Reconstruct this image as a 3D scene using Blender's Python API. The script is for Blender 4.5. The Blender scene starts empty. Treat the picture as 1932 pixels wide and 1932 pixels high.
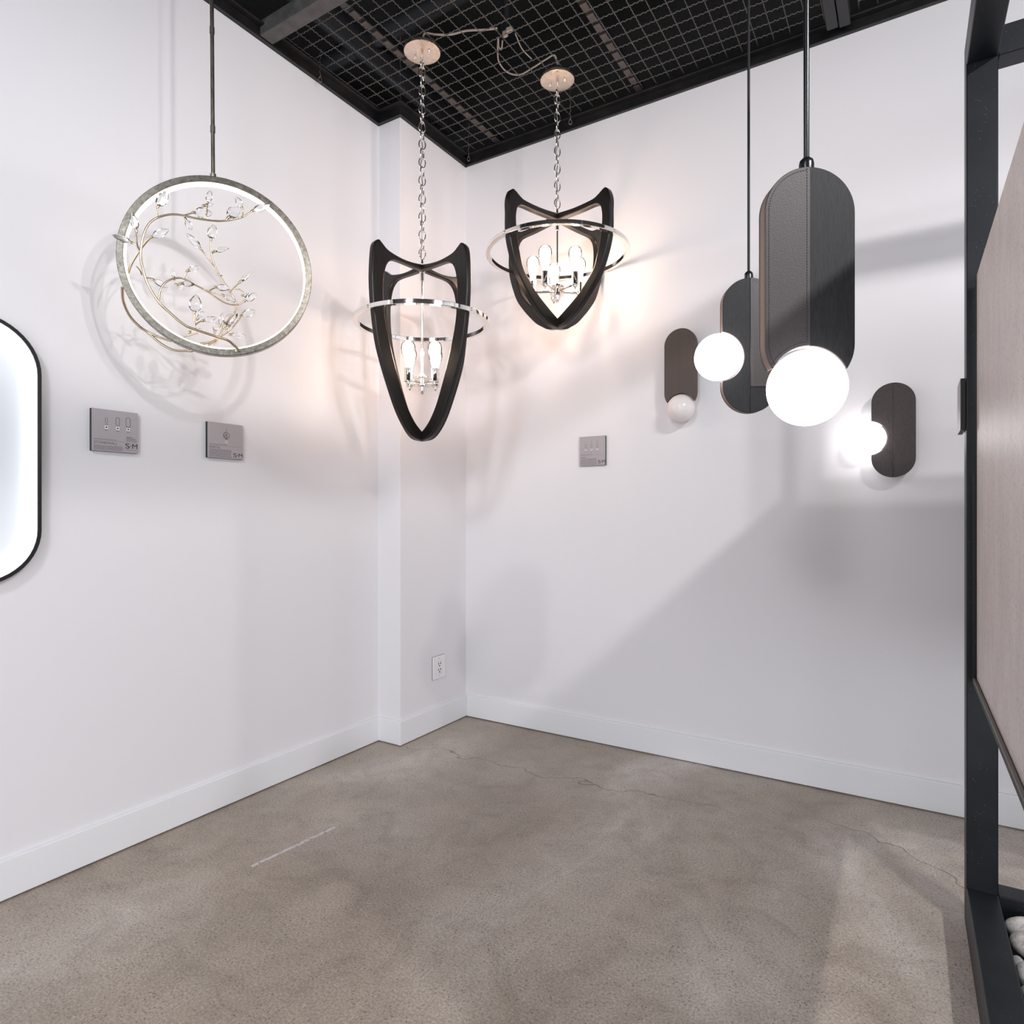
import bpy, bmesh, math, random
from mathutils import Vector, Matrix
random.seed(7)
PI = math.pi
S = bpy.context.scene
C = S.collection

# ------------------------------------------------------------------ camera numbers
F = 1218.0
CAM = Vector((2.408, -3.347, 1.3))
YAW = math.radians(31.86)
UP = Vector((0, 0, 1))
# camera right (room axes) and camera forward
AX = Vector((math.cos(YAW), math.sin(YAW), 0)); FW = Vector((-math.sin(YAW), math.cos(YAW), 0))
def ray(px, py): return AX * ((px - 966) / F) + UP * ((966 - py) / F) + FW
def at_depth(px, py, Z): return CAM + ray(px, py) * Z
def on_plane(px, py, p0, n):
    r = ray(px, py); return CAM + r * ((p0 - CAM).dot(n) / r.dot(n))
def on_z(px, py, z): return on_plane(px, py, Vector((0, 0, z)), UP)

# ------------------------------------------------------------------ materials
def srgb(r, g, b):
    f = lambda c: (c / 255 / 12.92) if c / 255 <= 0.04045 else ((c / 255 + 0.055) / 1.055) ** 2.4
    return (f(r), f(g), f(b), 1)
def mat(name, col=(0.5, 0.5, 0.5, 1), rough=0.5, metal=0.0, spec=0.5, **kw):
    m = bpy.data.materials.new(name); m.use_nodes = True
    b = m.node_tree.nodes['Principled BSDF']
    b.inputs['Base Color'].default_value = col; b.inputs['Roughness'].default_value = rough
    b.inputs['Metallic'].default_value = metal; b.inputs['Specular IOR Level'].default_value = spec
    for k, v in kw.items(): b.inputs[k.replace('_', ' ')].default_value = v
    return m
class NT:
    def __init__(s, m): s.m = m; s.t = m.node_tree; s.b = s.t.nodes.get('Principled BSDF')
    def n(s, typ, **kw):
        x = s.t.nodes.new(typ)
        for k, v in kw.items(): setattr(x, k, v)
        return x
    def l(s, a, b): s.t.links.new(a, b)
    def val(s, x, sock):
        if isinstance(x, (int, float)): sock.default_value = x
        elif isinstance(x, (tuple, list)): sock.default_value = x
        else: s.l(x, sock)
    def math(s, op, a, b=0.0, c=0.0):
        x = s.n('ShaderNodeMath', operation=op)
        s.val(a, x.inputs[0]); s.val(b, x.inputs[1]); s.val(c, x.inputs[2]); return x.outputs[0]
    def coord(s): return s.n('ShaderNodeTexCoord').outputs['Object']
    def mapping(s, v, scale=(1, 1, 1), rot=(0, 0, 0)):
        x = s.n('ShaderNodeMapping'); s.l(v, x.inputs['Vector'])
        x.inputs['Scale'].default_value = scale; x.inputs['Rotation'].default_value = rot; return x.outputs[0]
    def noise(s, v, scale, detail=4, rough=0.5, dist=0.0):
        x = s.n('ShaderNodeTexNoise'); s.l(v, x.inputs['Vector'])
        x.inputs['Scale'].default_value = scale; x.inputs['Detail'].default_value = detail
        x.inputs['Roughness'].default_value = rough; x.inputs['Distortion'].default_value = dist
        return x.outputs['Fac']
    def voro(s, v, scale, out='Distance'):
        x = s.n('ShaderNodeTexVoronoi'); s.l(v, x.inputs['Vector']); x.inputs['Scale'].default_value = scale
        return x.outputs[out]
    def ramp(s, f, stops):
        x = s.n('ShaderNodeValToRGB'); s.l(f, x.inputs[0]); e = x.color_ramp.elements
        while len(e) < len(stops): e.new(0.5)
        for k, (p, c) in zip(e, stops): k.position = p; k.color = c if len(c) == 4 else (*c, 1)
        return x.outputs[0]
    def mix(s, f, a, b, mode='MIX'):
        x = s.n('ShaderNodeMix', data_type='RGBA', blend_type=mode)
        s.val(f, x.inputs[0]); s.val(a, x.inputs[6]); s.val(b, x.inputs[7]); return x.outputs[2]
    def bump(s, h, strength=0.2, dist=0.01):
        x = s.n('ShaderNodeBump'); s.l(h, x.inputs['Height'])
        x.inputs['Strength'].default_value = strength; x.inputs['Distance'].default_value = dist
        s.l(x.outputs[0], s.b.inputs['Normal'])
    def base(s, c): s.l(c, s.b.inputs['Base Color'])
def g(v): return (v, v, v, 1)

def emit(name, col, strength, alpha=None):
    m = bpy.data.materials.new(name); m.use_nodes = True; t = m.node_tree
    t.nodes.clear(); o = t.nodes.new('ShaderNodeOutputMaterial'); e = t.nodes.new('ShaderNodeEmission')
    e.inputs[0].default_value = (*col, 1); e.inputs[1].default_value = strength
    t.links.new(e.outputs[0], o.inputs[0]); return m

M = {}
# wall paint
m = mat('white_wall_paint', (0.80, 0.79, 0.80, 1), 0.55, spec=0.3); N = NT(m); v = N.coord()
f = N.noise(v, 1.3, 3); N.base(N.mix(f, (0.79, 0.772, 0.795, 1), (0.82, 0.802, 0.825, 1)))
N.bump(N.noise(v, 190, 3), 0.05, 0.002); M['wall'] = m
m = mat('white_satin_trim', (0.83, 0.83, 0.85, 1), 0.35); N = NT(m); N.bump(N.noise(N.coord(), 60, 3), 0.03, 0.002); M['trim'] = m
# concrete floor
m = mat('polished_concrete', g(.3), 0.42, spec=0.4); N = NT(m); v = N.coord()
big = N.noise(N.mapping(v, (1, .7, 1)), 1.15, 5, .6, .6)
col = N.ramp(big, [(.30, (.27, .222, .18)), (.45, (.35, .295, .243)), (.57, (.405, .352, .302)), (.72, (.55, .505, .46))])
mid = N.noise(v, 5.5, 6, .65, 1.0)
col = N.mix(.75, col, N.ramp(mid, [(.3, (.72, .70, .68)), (.5, (1, 1, 1)), (.7, (1.16, 1.16, 1.17))]), 'MULTIPLY')
fine = N.noise(v, 140, 4, .7)
col = N.mix(.9, col, N.ramp(fine, [(.3, (.52, .50, .48)), (.5, (1, 1, 1)), (.7, (1.42, 1.40, 1.37))]), 'MULTIPLY')
dk = N.math('MULTIPLY', N.math('LESS_THAN', N.voro(v, 80), .17), N.math('GREATER_THAN', N.noise(v, 9, 3), .5))
col = N.mix(N.math('MULTIPLY', dk, .75), col, (.05, .042, .036, 1))
vv = N.mapping(v, (1, 1, 1), (0, 0, .8))
lt = N.math('MULTIPLY', N.math('LESS_THAN', N.voro(vv, 60), .14), N.math('GREATER_THAN', N.noise(v, 7, 2), .52))
col = N.mix(N.math('MULTIPLY', lt, .6), col, (.58, .52, .45, 1))
sx = N.n('ShaderNodeSeparateXYZ'); N.l(v, sx.inputs[0])
X, Y = sx.outputs[0], sx.outputs[1]
wob = N.math('SUBTRACT', N.noise(v, 3.2, 3, .5), .5)
def band(p0, p1, half, amp):
    dx, dy = p1[0] - p0[0], p1[1] - p0[1]; L = math.hypot(dx, dy); ux, uy = dx / L, dy / L
    rx = N.math('SUBTRACT', X, p0[0]); ry = N.math('SUBTRACT', Y, p0[1])
    t = N.math('ADD', N.math('MULTIPLY', rx, ux), N.math('MULTIPLY', ry, uy))
    d = N.math('ADD', N.math('SUBTRACT', N.math('MULTIPLY', rx, -uy), N.math('MULTIPLY', ry, -ux)), N.math('MULTIPLY', wob, amp))
    ins = N.math('MULTIPLY', N.math('GREATER_THAN', t, 0.0), N.math('LESS_THAN', t, L))
    return N.math('MULTIPLY', ins, N.math('LESS_THAN', N.math('ABSOLUTE', d), half))
crk = N.math('MAXIMUM', band((.02, -.60), (1.75, -.45), .0030, .38), band((2.1, -.33), (2.75, -.74), .003, .3))
col = N.mix(N.math('MULTIPLY', crk, .6), col, (.09, .075, .06, 1))
scf = N.math('MULTIPLY', band((.347, -1.84), (.379, -1.47), .008, .02), N.math('GREATER_THAN', N.noise(v, 60, 3), .44))
col = N.mix(N.math('MULTIPLY', scf, .55), col, (.72, .72, .74, 1))
N.base(col)
N.l(N.ramp(mid, [(.3, g(.30)), (.7, g(.50))]), N.b.inputs['Roughness'])
N.bump(fine, 0.08, 0.002); M['floor'] = m
# dark things overhead
m = mat('black_painted_deck', (.012, .012, .014, 1), .8); N = NT(m); v = N.coord()
N.base(N.ramp(N.noise(v, 40, 5, .7), [(.35, (.003, .003, .0035)), (.7, (.013, .0125, .013))])); M['deck'] = m
m = mat('black_pipe', (.006, .0065, .009, 1), .6); M['pipe'] = m
m = mat('black_steel_trim', (.016, .016, .017, 1), .38); N = NT(m)
N.base(N.ramp(N.noise(N.coord(), 14, 4), [(.35, (.005, .005, .006)), (.7, (.016, .015, .0145))])); M['steeltrim'] = m
m = mat('dark_grey_beam_paint', (.075, .072, .07, 1), .5); N = NT(m)
N.base(N.ramp(N.noise(N.coord(), 22, 5), [(.3, (.05, .048, .047)), (.7, (.10, .096, .093))])); M['beam'] = m
M['strut'] = mat('taupe_strut_paint', (.13, .11, .097, 1), .6)
M['beamdark'] = mat('charcoal_beam_paint', (.022, .022, .024, 1), .5)
M['wire'] = mat('grey_wire_steel', (.15, .14, .13, 1), .45, .5)
M['cable'] = mat('beige_cable_sheath', (.55, .47, .40, 1), .5)
M['hang'] = mat('hanger_wire_steel', (.35, .34, .33, 1), .3, .9)
# metals
M['chrome'] = mat('polished_nickel', (.86, .82, .78, 1), .07, 1.0)
m = mat('brushed_nickel_canopy', (.74, .62, .53, 1), .30, 1.0); N = NT(m)
N.l(N.ramp(N.noise(N.coord(), 60, 5, .7), [(.3, g(.2)), (.7, g(.42))]), N.b.inputs['Roughness'])
N.base(N.ramp(N.noise(N.coord(), 35, 5, .7), [(.3, (.74, .58, .46)), (.7, (.84, .69, .57))])); M['canopy'] = m
m = mat('espresso_wood', (.01, .009, .008, 1), .31, spec=.38); N = NT(m); v = N.coord()
N.base(N.ramp(N.noise(N.mapping(v, (14, 14, 2)), 8, 5, .6), [(.3, (.005, .0041, .0036)), (.7, (.014, .0105, .0085))])); M['wood'] = m
m = mat('antique_silver_leaf', (.30, .28, .24, 1), .30, 1.0); N = NT(m); v = N.coord()
N.base(N.ramp(N.noise(v, 70, 6, .75), [(.3, (.14, .12, .095)), (.55, (.31, .285, .245)), (.75, (.52, .50, .455))])); M['silver'] = m
m = mat('dark_bronze_rod', (.10, .09, .075, 1), .35, .9); N = NT(m); v = N.coord()
N.base(N.ramp(N.noise(N.mapping(v, (1, 1, .2)), 60, 5, .7), [(.3, (.05, .045, .04)), (.7, (.26, .23, .19))])); M['rod'] = m
M['vine'] = mat('champagne_vine_metal', (.52, .43, .31, 1), .24, 1.0)
M['led'] = emit('warm_white_led', (1.0, .86, .70), 3.6)
# crystal: fresnel mix of clear and gloss with a real glass body
m = mat('clear_crystal', (1, 1, 1, 1), .02, 0, Transmission_Weight=1.0, IOR=1.5); M['crystal'] = m
def thin_glass(name, tint):
    m = bpy.data.materials.new(name); m.use_nodes = True; t = m.node_tree; t.nodes.clear()
    o = t.nodes.new('ShaderNodeOutputMaterial'); mx = t.nodes.new('ShaderNodeMixShader')
    tr = t.nodes.new('ShaderNodeBsdfTransparent'); gl = t.nodes.new('ShaderNodeBsdfGlossy'); fr = t.nodes.new('ShaderNodeFresnel')
    tr.inputs[0].default_value = tint; gl.inputs['Roughness'].default_value = .03; fr.inputs[0].default_value = 1.35
    t.links.new(fr.outputs[0], mx.inputs[0]); t.links.new(tr.outputs[0], mx.inputs[1]); t.links.new(gl.outputs[0], mx.inputs[2])
    t.links.new(mx.outputs[0], o.inputs[0]); return m
M['bulb'] = thin_glass('clear_bulb_glass', (1, .96, .90, 1))
M['filament'] = emit('hot_filament', (1.0, .74, .58), 24)
# leather and linen
m = mat('brown_grey_leather', (.10, .088, .09, 1), .46, spec=.55); N = NT(m); v = N.coord()
N.base(N.ramp(N.noise(v, 420, 4, .6), [(.3, (.032, .026, .027)), (.7, (.066, .055, .057))]))
N.bump(N.noise(v, 520, 4, .6), .35, .001); M['leather'] = m
m = mat('charcoal_linen', (.04, .042, .048, 1), .60, spec=.38); N = NT(m); v = N.coord()
lin = N.noise(N.mapping(v, (1, 1, .06)), 900, 3)
N.base(N.ramp(lin, [(.3, (.008, .0085, .010)), (.7, (.023, .0245, .028))])); N.bump(lin, .25, .0008); M['linen'] = m
m = mat('taupe_leather', (.13, .098, .085, 1), .5, spec=.4); N = NT(m); v = N.coord()
N.base(N.ramp(N.noise(v, 300, 4, .6), [(.3, (.070, .050, .043)), (.7, (.10, .076, .066))])); M['taupe'] = m
m = mat('dark_brown_leather', (.06, .046, .045, 1), .48, spec=.45); N = NT(m); v = N.coord()
N.base(N.ramp(N.noise(N.mapping(v, (1, 1, .25)), 300, 4, .6), [(.3, (.030, .021, .021)), (.7, (.054, .040, .041))])); M['brown'] = m
M['edge'] = mat('tan_edge_paint', (.22, .15, .12, 1), .55)
M['stitch'] = mat('dark_stitch_thread', (.02, .017, .017, 1), .7)
M['stitchlt'] = mat('grey_stitch_thread', (.16, .14, .14, 1), .7)
M['blackmetal'] = mat('satin_black_metal', (.010, .011, .013, 1), .25, spec=.6)
M['globe'] = emit('lit_opal_globe', (1.0, .975, .985), 5.2)
M['globe_off'] = mat('unlit_opal_globe', (.86, .80, .78, 1), .25, Subsurface_Weight=.0)
M['coldled'] = emit('cool_white_led', (.92, .96, 1.0), 7.0)
M['mirrorback'] = mat('white_diffuser', (.82, .85, .90, 1), .5)
# signs
m = mat('grey_sign_face', (.37, .34, .355, 1), .33, spec=.5); N = NT(m); v = N.coord()
N.base(N.ramp(N.noise(N.mapping(v, (1, 1, 14)), 90, 3), [(.3, (.385, .355, .375)), (.7, (.43, .395, .415))])); M['sign'] = m
M['signedge'] = mat('black_sign_edge', (.012, .012, .013, 1), .5)
M['ink'] = mat('black_sign_ink', (.02, .018, .02, 1), .5)
M['greyink'] = mat('grey_fine_ink', (.12, .105, .115, 1), .5)
M['paper'] = mat('white_label_print', (.78, .76, .77, 1), .5)
M['plastic'] = mat('white_plastic', (.86, .85, .86, 1), .3)
M['plastic_gap'] = mat('painted_gap_shade', (.25, .25, .26, 1), .7)  # grey standing in for shade in the outlet's gaps
M['slot'] = mat('dark_slot', (.015, .015, .015, 1), .6)
# display stand
m = mat('blue_black_steel', (.014, .017, .021, 1), .42, spec=.4); N = NT(m); v = N.coord()
sp = N.math('MULTIPLY', N.math('LESS_THAN', N.voro(v, 120), .10), N.math('GREATER_THAN', N.noise(v, 14, 3), .55))
c0 = N.ramp(N.noise(v, 9, 5), [(.3, (.004, .0055, .0075)), (.7, (.009, .0122, .0165))])
N.base(N.mix(N.math('MULTIPLY', sp, .5), c0, (.30, .30, .31, 1))); M['steel'] = m
m = mat('raw_steel_edge', (.11, .10, .088, 1), .45, .3); M['steeledge'] = m
m = mat('pink_grey_stone', (.40, .34, .31, 1), .40, spec=.45); N = NT(m); v = N.coord()
c0 = N.ramp(N.noise(N.mapping(v, (1, 2.2, .8)), 5, 6, .65), [(.3, (.53, .46, .43)), (.7, (.63, .56, .53))])
pn = N.noise(N.mapping(v, (1, 1.5, .75)), 150, 4, .6)
pits = N.math('LESS_THAN', pn, .39)
c0 = N.mix(N.math('MULTIPLY', pits, .6), c0, (.16, .13, .12, 1))
strk = N.math('GREATER_THAN', N.noise(N.mapping(v, (1, 1.6, .10)), 45, 3), .68)
c0 = N.mix(N.math('MULTIPLY', strk, .35), c0, (.70, .63, .60, 1)); N.base(c0)
N.bump(pn, .2, .002); M['stone'] = m
M['bed'] = mat('black_tray_lining', (.010, .010, .011, 1), .8)
def pebble_mat(name, lo, hi, vein):
    m = mat(name, hi, .6); N = NT(m); v = N.coord()
    c0 = N.ramp(N.noise(v, 55, 6, .7, .5), [(.35, lo), (.65, hi)])
    sp = N.math('GREATER_THAN', N.noise(N.mapping(v, (1, 2.5, 1), (.4, .5, .3)), 60, 5, .7), .60)
    N.base(N.mix(N.math('MULTIPLY', sp, .55), c0, vein)); N.bump(N.noise(v, 160, 4), .3, .001); return m
M['peb1'] = pebble_mat('pale_grey_pebble', (.50, .47, .45, 1), (.70, .67, .65, 1), (.30, .24, .20, 1))
M['peb2'] = pebble_mat('rust_veined_pebble', (.36, .33, .32, 1), (.62, .58, .54, 1), (.24, .15, .10, 1))
M['peb3'] = pebble_mat('grey_pebble', (.30, .30, .31, 1), (.50, .49, .49, 1), (.2, .19, .19, 1))

# ------------------------------------------------------------------ mesh builder
class MB:
    def __init__(s): s.v = []; s.f = []
    def add(s, vs, fs):
        o = len(s.v); s.v += [Vector(p) for p in vs]; s.f += [tuple(i + o for i in q) for q in fs]; return s
    def box(s, lo, hi):
        x0, y0, z0 = lo; x1, y1, z1 = hi
        return s.add([(x0, y0, z0), (x1, y0, z0), (x1, y1, z0), (x0, y1, z0), (x0, y0, z1), (x1, y0, z1), (x1, y1, z1), (x0, y1, z1)],
                     [(0, 3, 2, 1), (4, 5, 6, 7), (0, 1, 5, 4), (1, 2, 6, 5), (2, 3, 7, 6), (3, 0, 4, 7)])
    def obox(s, p0, p1, w, h, up=UP):           # bar between two points, width w (sideways) and height h (along up)
        p0, p1 = Vector(p0), Vector(p1); d = (p1 - p0).normalized(); sd = d.cross(up).normalized(); u = sd.cross(d).normalized()
        vs = []
        for p in (p0, p1):
            for a, b in ((-1, -1), (1, -1), (1, 1), (-1, 1)): vs.append(p + sd * (a * w / 2) + u * (b * h / 2))
        return s.add(vs, [(0, 1, 2, 3), (7, 6, 5, 4), (0, 4, 5, 1), (1, 5, 6, 2), (2, 6, 7, 3), (3, 7, 4, 0)])
    def tube(s, pts, r, n=8, closed=False, taper=None):
        pts = [Vector(p) for p in pts]; k = len(pts)
        if k < 2: return s
        rr = r if isinstance(r, (list, tuple)) else [r] * k
        tg = []
        for i in range(k):
            a = pts[(i - 1) % k] if (closed or i) else pts[i]; b = pts[(i + 1) % k] if (closed or i < k - 1) else pts[i]
            t = (b - a); tg.append(t.normalized() if t.length > 1e-9 else Vector((0, 0, 1)))
        ref = Vector((0, 0, 1)) if abs(tg[0].z) < .9 else Vector((1, 0, 0))
        nrm = (ref - tg[0] * ref.dot(tg[0])).normalized(); vs = []
        for i in range(k):
            nrm = (nrm - tg[i] * nrm.dot(tg[i])).normalized(); bi = tg[i].cross(nrm)
            for j in range(n):
                a = 2 * PI * j / n; vs.append(pts[i] + (nrm * math.cos(a) + bi * math.sin(a)) * rr[i])
        fs = []
        for i in range(k if closed else k - 1):
            i2 = (i + 1) % k
            for j in range(n): fs.append((i * n + j, i * n + (j + 1) % n, i2 * n + (j + 1) % n, i2 * n + j))
        if not closed: fs += [tuple(range(n))[::-1], tuple((k - 1) * n + j for j in range(n))]
        return s.add(vs, fs)
    def lathe(s, prof, n=32, c=(0, 0, 0)):      # prof: (r, z) from bottom to top
        c = Vector(c); vs = []; fs = []; idx = []
        for r, z in prof:
            if r < 1e-6: idx.append([len(vs)] * n); vs.append(c + Vector((0, 0, z)))
            else:
                idx.append(list(range(len(vs), len(vs) + n)))
                for j in range(n): a = 2 * PI * j / n; vs.append(c + Vector((r * math.cos(a), r * math.sin(a), z)))
        for i in range(len(prof) - 1):
            for j in range(n):
                q = [idx[i][j], idx[i][(j + 1) % n], idx[i + 1][(j + 1) % n], idx[i + 1][j]]
                q = [x for t, x in enumerate(q) if x not in q[:t]]
                if len(q) > 2: fs.append(tuple(q))
        return s.add(vs, fs)
    def sphere(s, c, r, n=32, m=16): return s.lathe([(r * math.sin(PI * i / m) if 0 < i < m else 0, -r * math.cos(PI * i / m)) for i in range(m + 1)], n, c)
    def ring(s, prof, R, n=96, ax=(Vector((1, 0, 0)), Vector((0, 1, 0)), Vector((0, 0, 1))), c=(0, 0, 0)):
        # closed section prof [(dr, dz)] swept round axis ax[2] at radius R
        c = Vector(c); k = len(prof); vs = []; fs = []
        for i in range(n):
            a = 2 * PI * i / n; d = ax[0] * math.cos(a) + ax[1] * math.sin(a)
            for dr, dz in prof: vs.append(c + d * (R + dr) + ax[2] * dz)
        for i in range(n):
            for j in range(k): fs.append((i * k + j, ((i + 1) % n) * k + j, ((i + 1) % n) * k + (j + 1) % k, i * k + (j + 1) % k))
        return s.add(vs, fs)
    def prism(s, poly, o, ex, ez, ey, t0, t1):  # polygon (x, z) in plane (ex, ez) at o, extruded along ey from t0 to t1
        o = Vector(o); k = len(poly)
        vs = [o + ex * x + ez * z + ey * t0 for x, z in poly] + [o + ex * x + ez * z + ey * t1 for x, z in poly]
        fs = [tuple(range(k)), tuple(range(2 * k - 1, k - 1, -1))] + [((i + 1) % k, i, k + i, k + (i + 1) % k) for i in range(k)]
        return s.add(vs, fs)
    def build(s, name, m, parent=None, smooth=40, bevel=0, seg=2, loc=None):
        me = bpy.data.meshes.new(name); me.from_pydata([tuple(p) for p in s.v], [], s.f)
        bm = bmesh.new(); bm.from_mesh(me); bmesh.ops.recalc_face_normals(bm, faces=bm.faces); bm.to_mesh(me); bm.free()
        me.materials.append(m)
        if smooth:
            for p in me.polygons: p.use_smooth = True
            me.set_sharp_from_angle(angle=math.radians(smooth))
        o = bpy.data.objects.new(name, me); C.objects.link(o)
        if parent: o.parent = parent
        if loc: o.location = loc
        if bevel:
            b = o.modifiers.new('bevel', 'BEVEL'); b.width = bevel; b.segments = seg; b.limit_method = 'ANGLE'; b.angle_limit = math.radians(40)
        return o
def tag(o, label=None, cat=None, group=None, kind=None):
    if label: o['label'] = label
    if cat: o['category'] = cat
    if group: o['group'] = group
    if kind: o['kind'] = kind
    return o
def thing(name, label, cat, loc=(0, 0, 0), rz=0, group=None):
    o = bpy.data.objects.new(name, None); C.objects.link(o); o.location = loc; o.rotation_euler = (0, 0, rz)
    o.empty_display_size = .05
    return tag(o, label, cat, group)
def struct(o): o['kind'] = 'structure'; return o
def spline(pts, n=8):                           # Catmull-Rom
    pts = [Vector(p) for p in pts]; out = []
    for i in range(len(pts) - 1):
        p0 = pts[max(i - 1, 0)]; p1 = pts[i]; p2 = pts[i + 1]; p3 = pts[min(i + 2, len(pts) - 1)]
        for k in range(n):
            t = k / n
            out.append(.5 * ((2 * p1) + (p2 - p0) * t + (2 * p0 - 5 * p1 + 4 * p2 - p3) * t * t + (3 * p1 - p0 - 3 * p2 + p3) * t ** 3))
    return out + [pts[-1]]
def spline2(pts, n=6): return [(p.x, p.z) for p in spline([(x, 0, z) for x, z in pts], n)]

EX, EY, EZ = Vector((1, 0, 0)), Vector((0, 1, 0)), Vector((0, 0, 1))
# ------------------------------------------------------------------ the room
XL, XB, YS, ZT = -0.181, -0.019, -0.622, 3.50       # left wall, column face, column step, wall top
XR, YF = 7.0, -9.0                                  # how far the walls run on outside the view
struct(MB().box((-1.0, YF, -.12), (XR, .3, 0)).build('floor', M['floor'], smooth=0))
struct(MB().prism([(XL, YF), (XL, YS), (XB, YS), (XB, 0), (XB, .3), (XL - .2, .3), (XL - .2, YF)], (0, 0, 0), EX, EY, EZ, 0, ZT).build('wall_left', M['wall'], smooth=0, bevel=.003))
struct(MB().box((XB, 0, 0), (XR, .2, ZT)).build('wall_right', M['wall'], smooth=0))
struct(MB().box((-1.0, YF, 4.35), (XR, .3, 4.5)).build('ceiling', M['deck'], smooth=0))
# upper walls behind the mesh, painted black
struct(MB().box((-1.0, YF, 3.52), (-.75, .3, 4.35)).build('wall_upper_left', M['deck'], smooth=0))
struct(MB().box((-.75, .25, 3.52), (XR, .5, 4.35)).build('wall_upper_right', M['deck'], smooth=0))
BT, BH = .016, .137
def base_poly(path, t):                              # board running along a path, standing t proud to the right of travel
    pts = [Vector((x, y, 0)) for x, y in path]; out = []
    for i, p in enumerate(pts):
        d0 = (p - pts[i - 1]).normalized() if i else None; d1 = (pts[i + 1] - p).normalized() if i < len(pts) - 1 else None
        n0 = Vector((d0.y, -d0.x, 0)) if d0 else None; n1 = Vector((d1.y, -d1.x, 0)) if d1 else None
        off = (n0 if n1 is None else n1 if n0 is None else n0 + n1) * t
        out.append((p.x + off.x, p.y + off.y))
    return [(p.x, p.y) for p in pts] + out[::-1]
struct(MB().prism(base_poly([(XL, YF), (XL, YS), (XB, YS), (XB, 0)], BT), (0, 0, 0), EX, EY, EZ, .005, BH).build('baseboard_left', M['trim'], smooth=0, bevel=.003))
struct(MB().box((XB + BT, -BT, .005), (XR, 0, BH)).build('baseboard_right', M['trim'], smooth=0, bevel=.003))
# black steel angle along the wall tops
def angle_trim(path, name):
    mb = MB(); mb.prism(base_poly(path, .018), (0, 0, 0), EX, EY, EZ, ZT, ZT + .055); mb.prism(base_poly(path, .052), (0, 0, 0), EX, EY, EZ, ZT + .045, ZT + .055)
    return struct(mb.build(name, M['steeltrim'], smooth=0, bevel=.002))
angle_trim([(XL, YF), (XL, YS), (XB, YS), (XB, 0)], 'trim_1')
angle_trim([(XB, 0), (XR, 0)], 'trim_2')

# crimped wire mesh ceiling: one panel, its wires a pattern
MZ = 3.575; PT = .0735
def mesh_panel(x0, x1, y0, y1, name, label):
    mb = MB(); r = .0024; am = .0032; q = PT / 9
    def wire(p, d, L, ph):
        n = int(L / q); pts = []
        for i in range(n + 1):
            pts.append(p + d * (i * q) + UP * (am * math.cos(2 * PI * i / 3 + ph)))
        mb.tube(pts, r, 5)
    nx = int((x1 - x0) / PT); ny = int((y1 - y0) / PT)
    for i in range(nx + 1): wire(Vector((x0 + i * PT, y0, MZ)), EY, y1 - y0, 0 if i % 2 else PI)
    for j in range(ny + 1): wire(Vector((x0, y0 + j * PT, MZ)), EX, x1 - x0, PI if j % 2 else 0)
    return tag(mb.build(name, M['wire'], smooth=60), label, 'wire mesh')
mesh_panel(XL + .035, 2.10, -1.34, -.03, 'wire_mesh_panel', 'large crimped wire mesh ceiling panel above the two dark wood chandeliers')
mesh_panel(2.20, 4.6, -1.34, -.03, 'wire_mesh_panel', 'crimped wire mesh ceiling panel right of the double beam at the top')
# beams under the mesh edges
tag(MB().box((XL + .02, -1.425, 3.505), (4.6, -1.355, 3.575)).build('ceiling_beam', M['beam'], bevel=.003), 'dark grey flat ceiling beam at the upper left edge of the wire mesh', 'beam')
bb = thing('ceiling_beam', 'double grey ceiling beam above the right wall between two mesh panels', 'beam', (2.12, -.06, 3.50))
MB().box((-.047, -1.26, .003), (-.002, -.012, .07)).build('beam_half', M['beamdark'], bb, bevel=.002)
MB().box((.002, -1.26, .010), (.047, .008, .075)).build('beam_half', M['beamdark'], bb, bevel=.002)
# struts lying on the mesh
def strut(x, label):
    rt = thing('ceiling_strut', label, 'strut', (x, -1.3, MZ + .011))
    MB().box((-.019, 0, .006), (.019, 1.5, .040)).build('channel', M['pipe'], rt, smooth=0)
    wb = MB(); y = .0
    while y < 1.47: wb.box((-.016, y, 0), (.016, y + .050, .0058)); y += .0735
    wb.build('slotted_face', M['strut'], rt, smooth=0)
strut(.226, 'taupe slotted strut above the mesh running past the left chandelier canopy')
strut(1.144, 'taupe slotted strut above the mesh right of both chandelier canopies')
# pipes and panels above
tag(MB().tube([(-.70, -.62, 4.02), (XR, -.62, 4.02)], .055, 16).build('ceiling_pipe', M['pipe']), 'black pipe above the mesh running parallel to the right wall', 'pipe')
tag(MB().tube([(-.28, YF, 3.98), (-.28, .2, 3.98)], .07, 16).build('ceiling_pipe', M['pipe']), 'black pipe above the mesh along the left wall', 'pipe')

# cables lying on the mesh between the canopies
def cable(name, pts, r, m, label, cat='cable'):
    return tag(MB().tube(spline(pts, 8), r, 8).build(name, m, smooth=60), label, cat)
zc = MZ + .02
def cz(px, py, dz=0): return on_z(px, py, zc) + UP * dz
cable('power_cable', [cz(798, 72, -.01), cz(802, 67, .01), cz(822, 65), cz(850, 65), cz(880, 58), cz(915, 56), cz(938, 57, .01)], .0048, M['cable'], 'pale cable lying on the mesh from the left canopy to the junction knot')
cable('power_cable', [cz(948, 84, .02), cz(946, 92), cz(941, 88), cz(940, 78, .02), cz(939, 98), cz(942, 118), cz(957, 136), cz(980, 141), cz(1005, 128), cz(1030, 112), cz(1046, 108, .01), cz(1052, 118, -.01)], .0038, M['cable'], 'looped grey cable hanging on the mesh behind the right canopy')
cable('power_cable', [cz(972, 78, .04), cz(985, 92), cz(1003, 111)], .003, M['cable'], 'short straight grey cable below the junction knot above the mesh')
kn = thing('cable_connector', 'pale taped cable knot above the mesh between the canopies', 'connector', cz(958, 74, .03))
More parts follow.
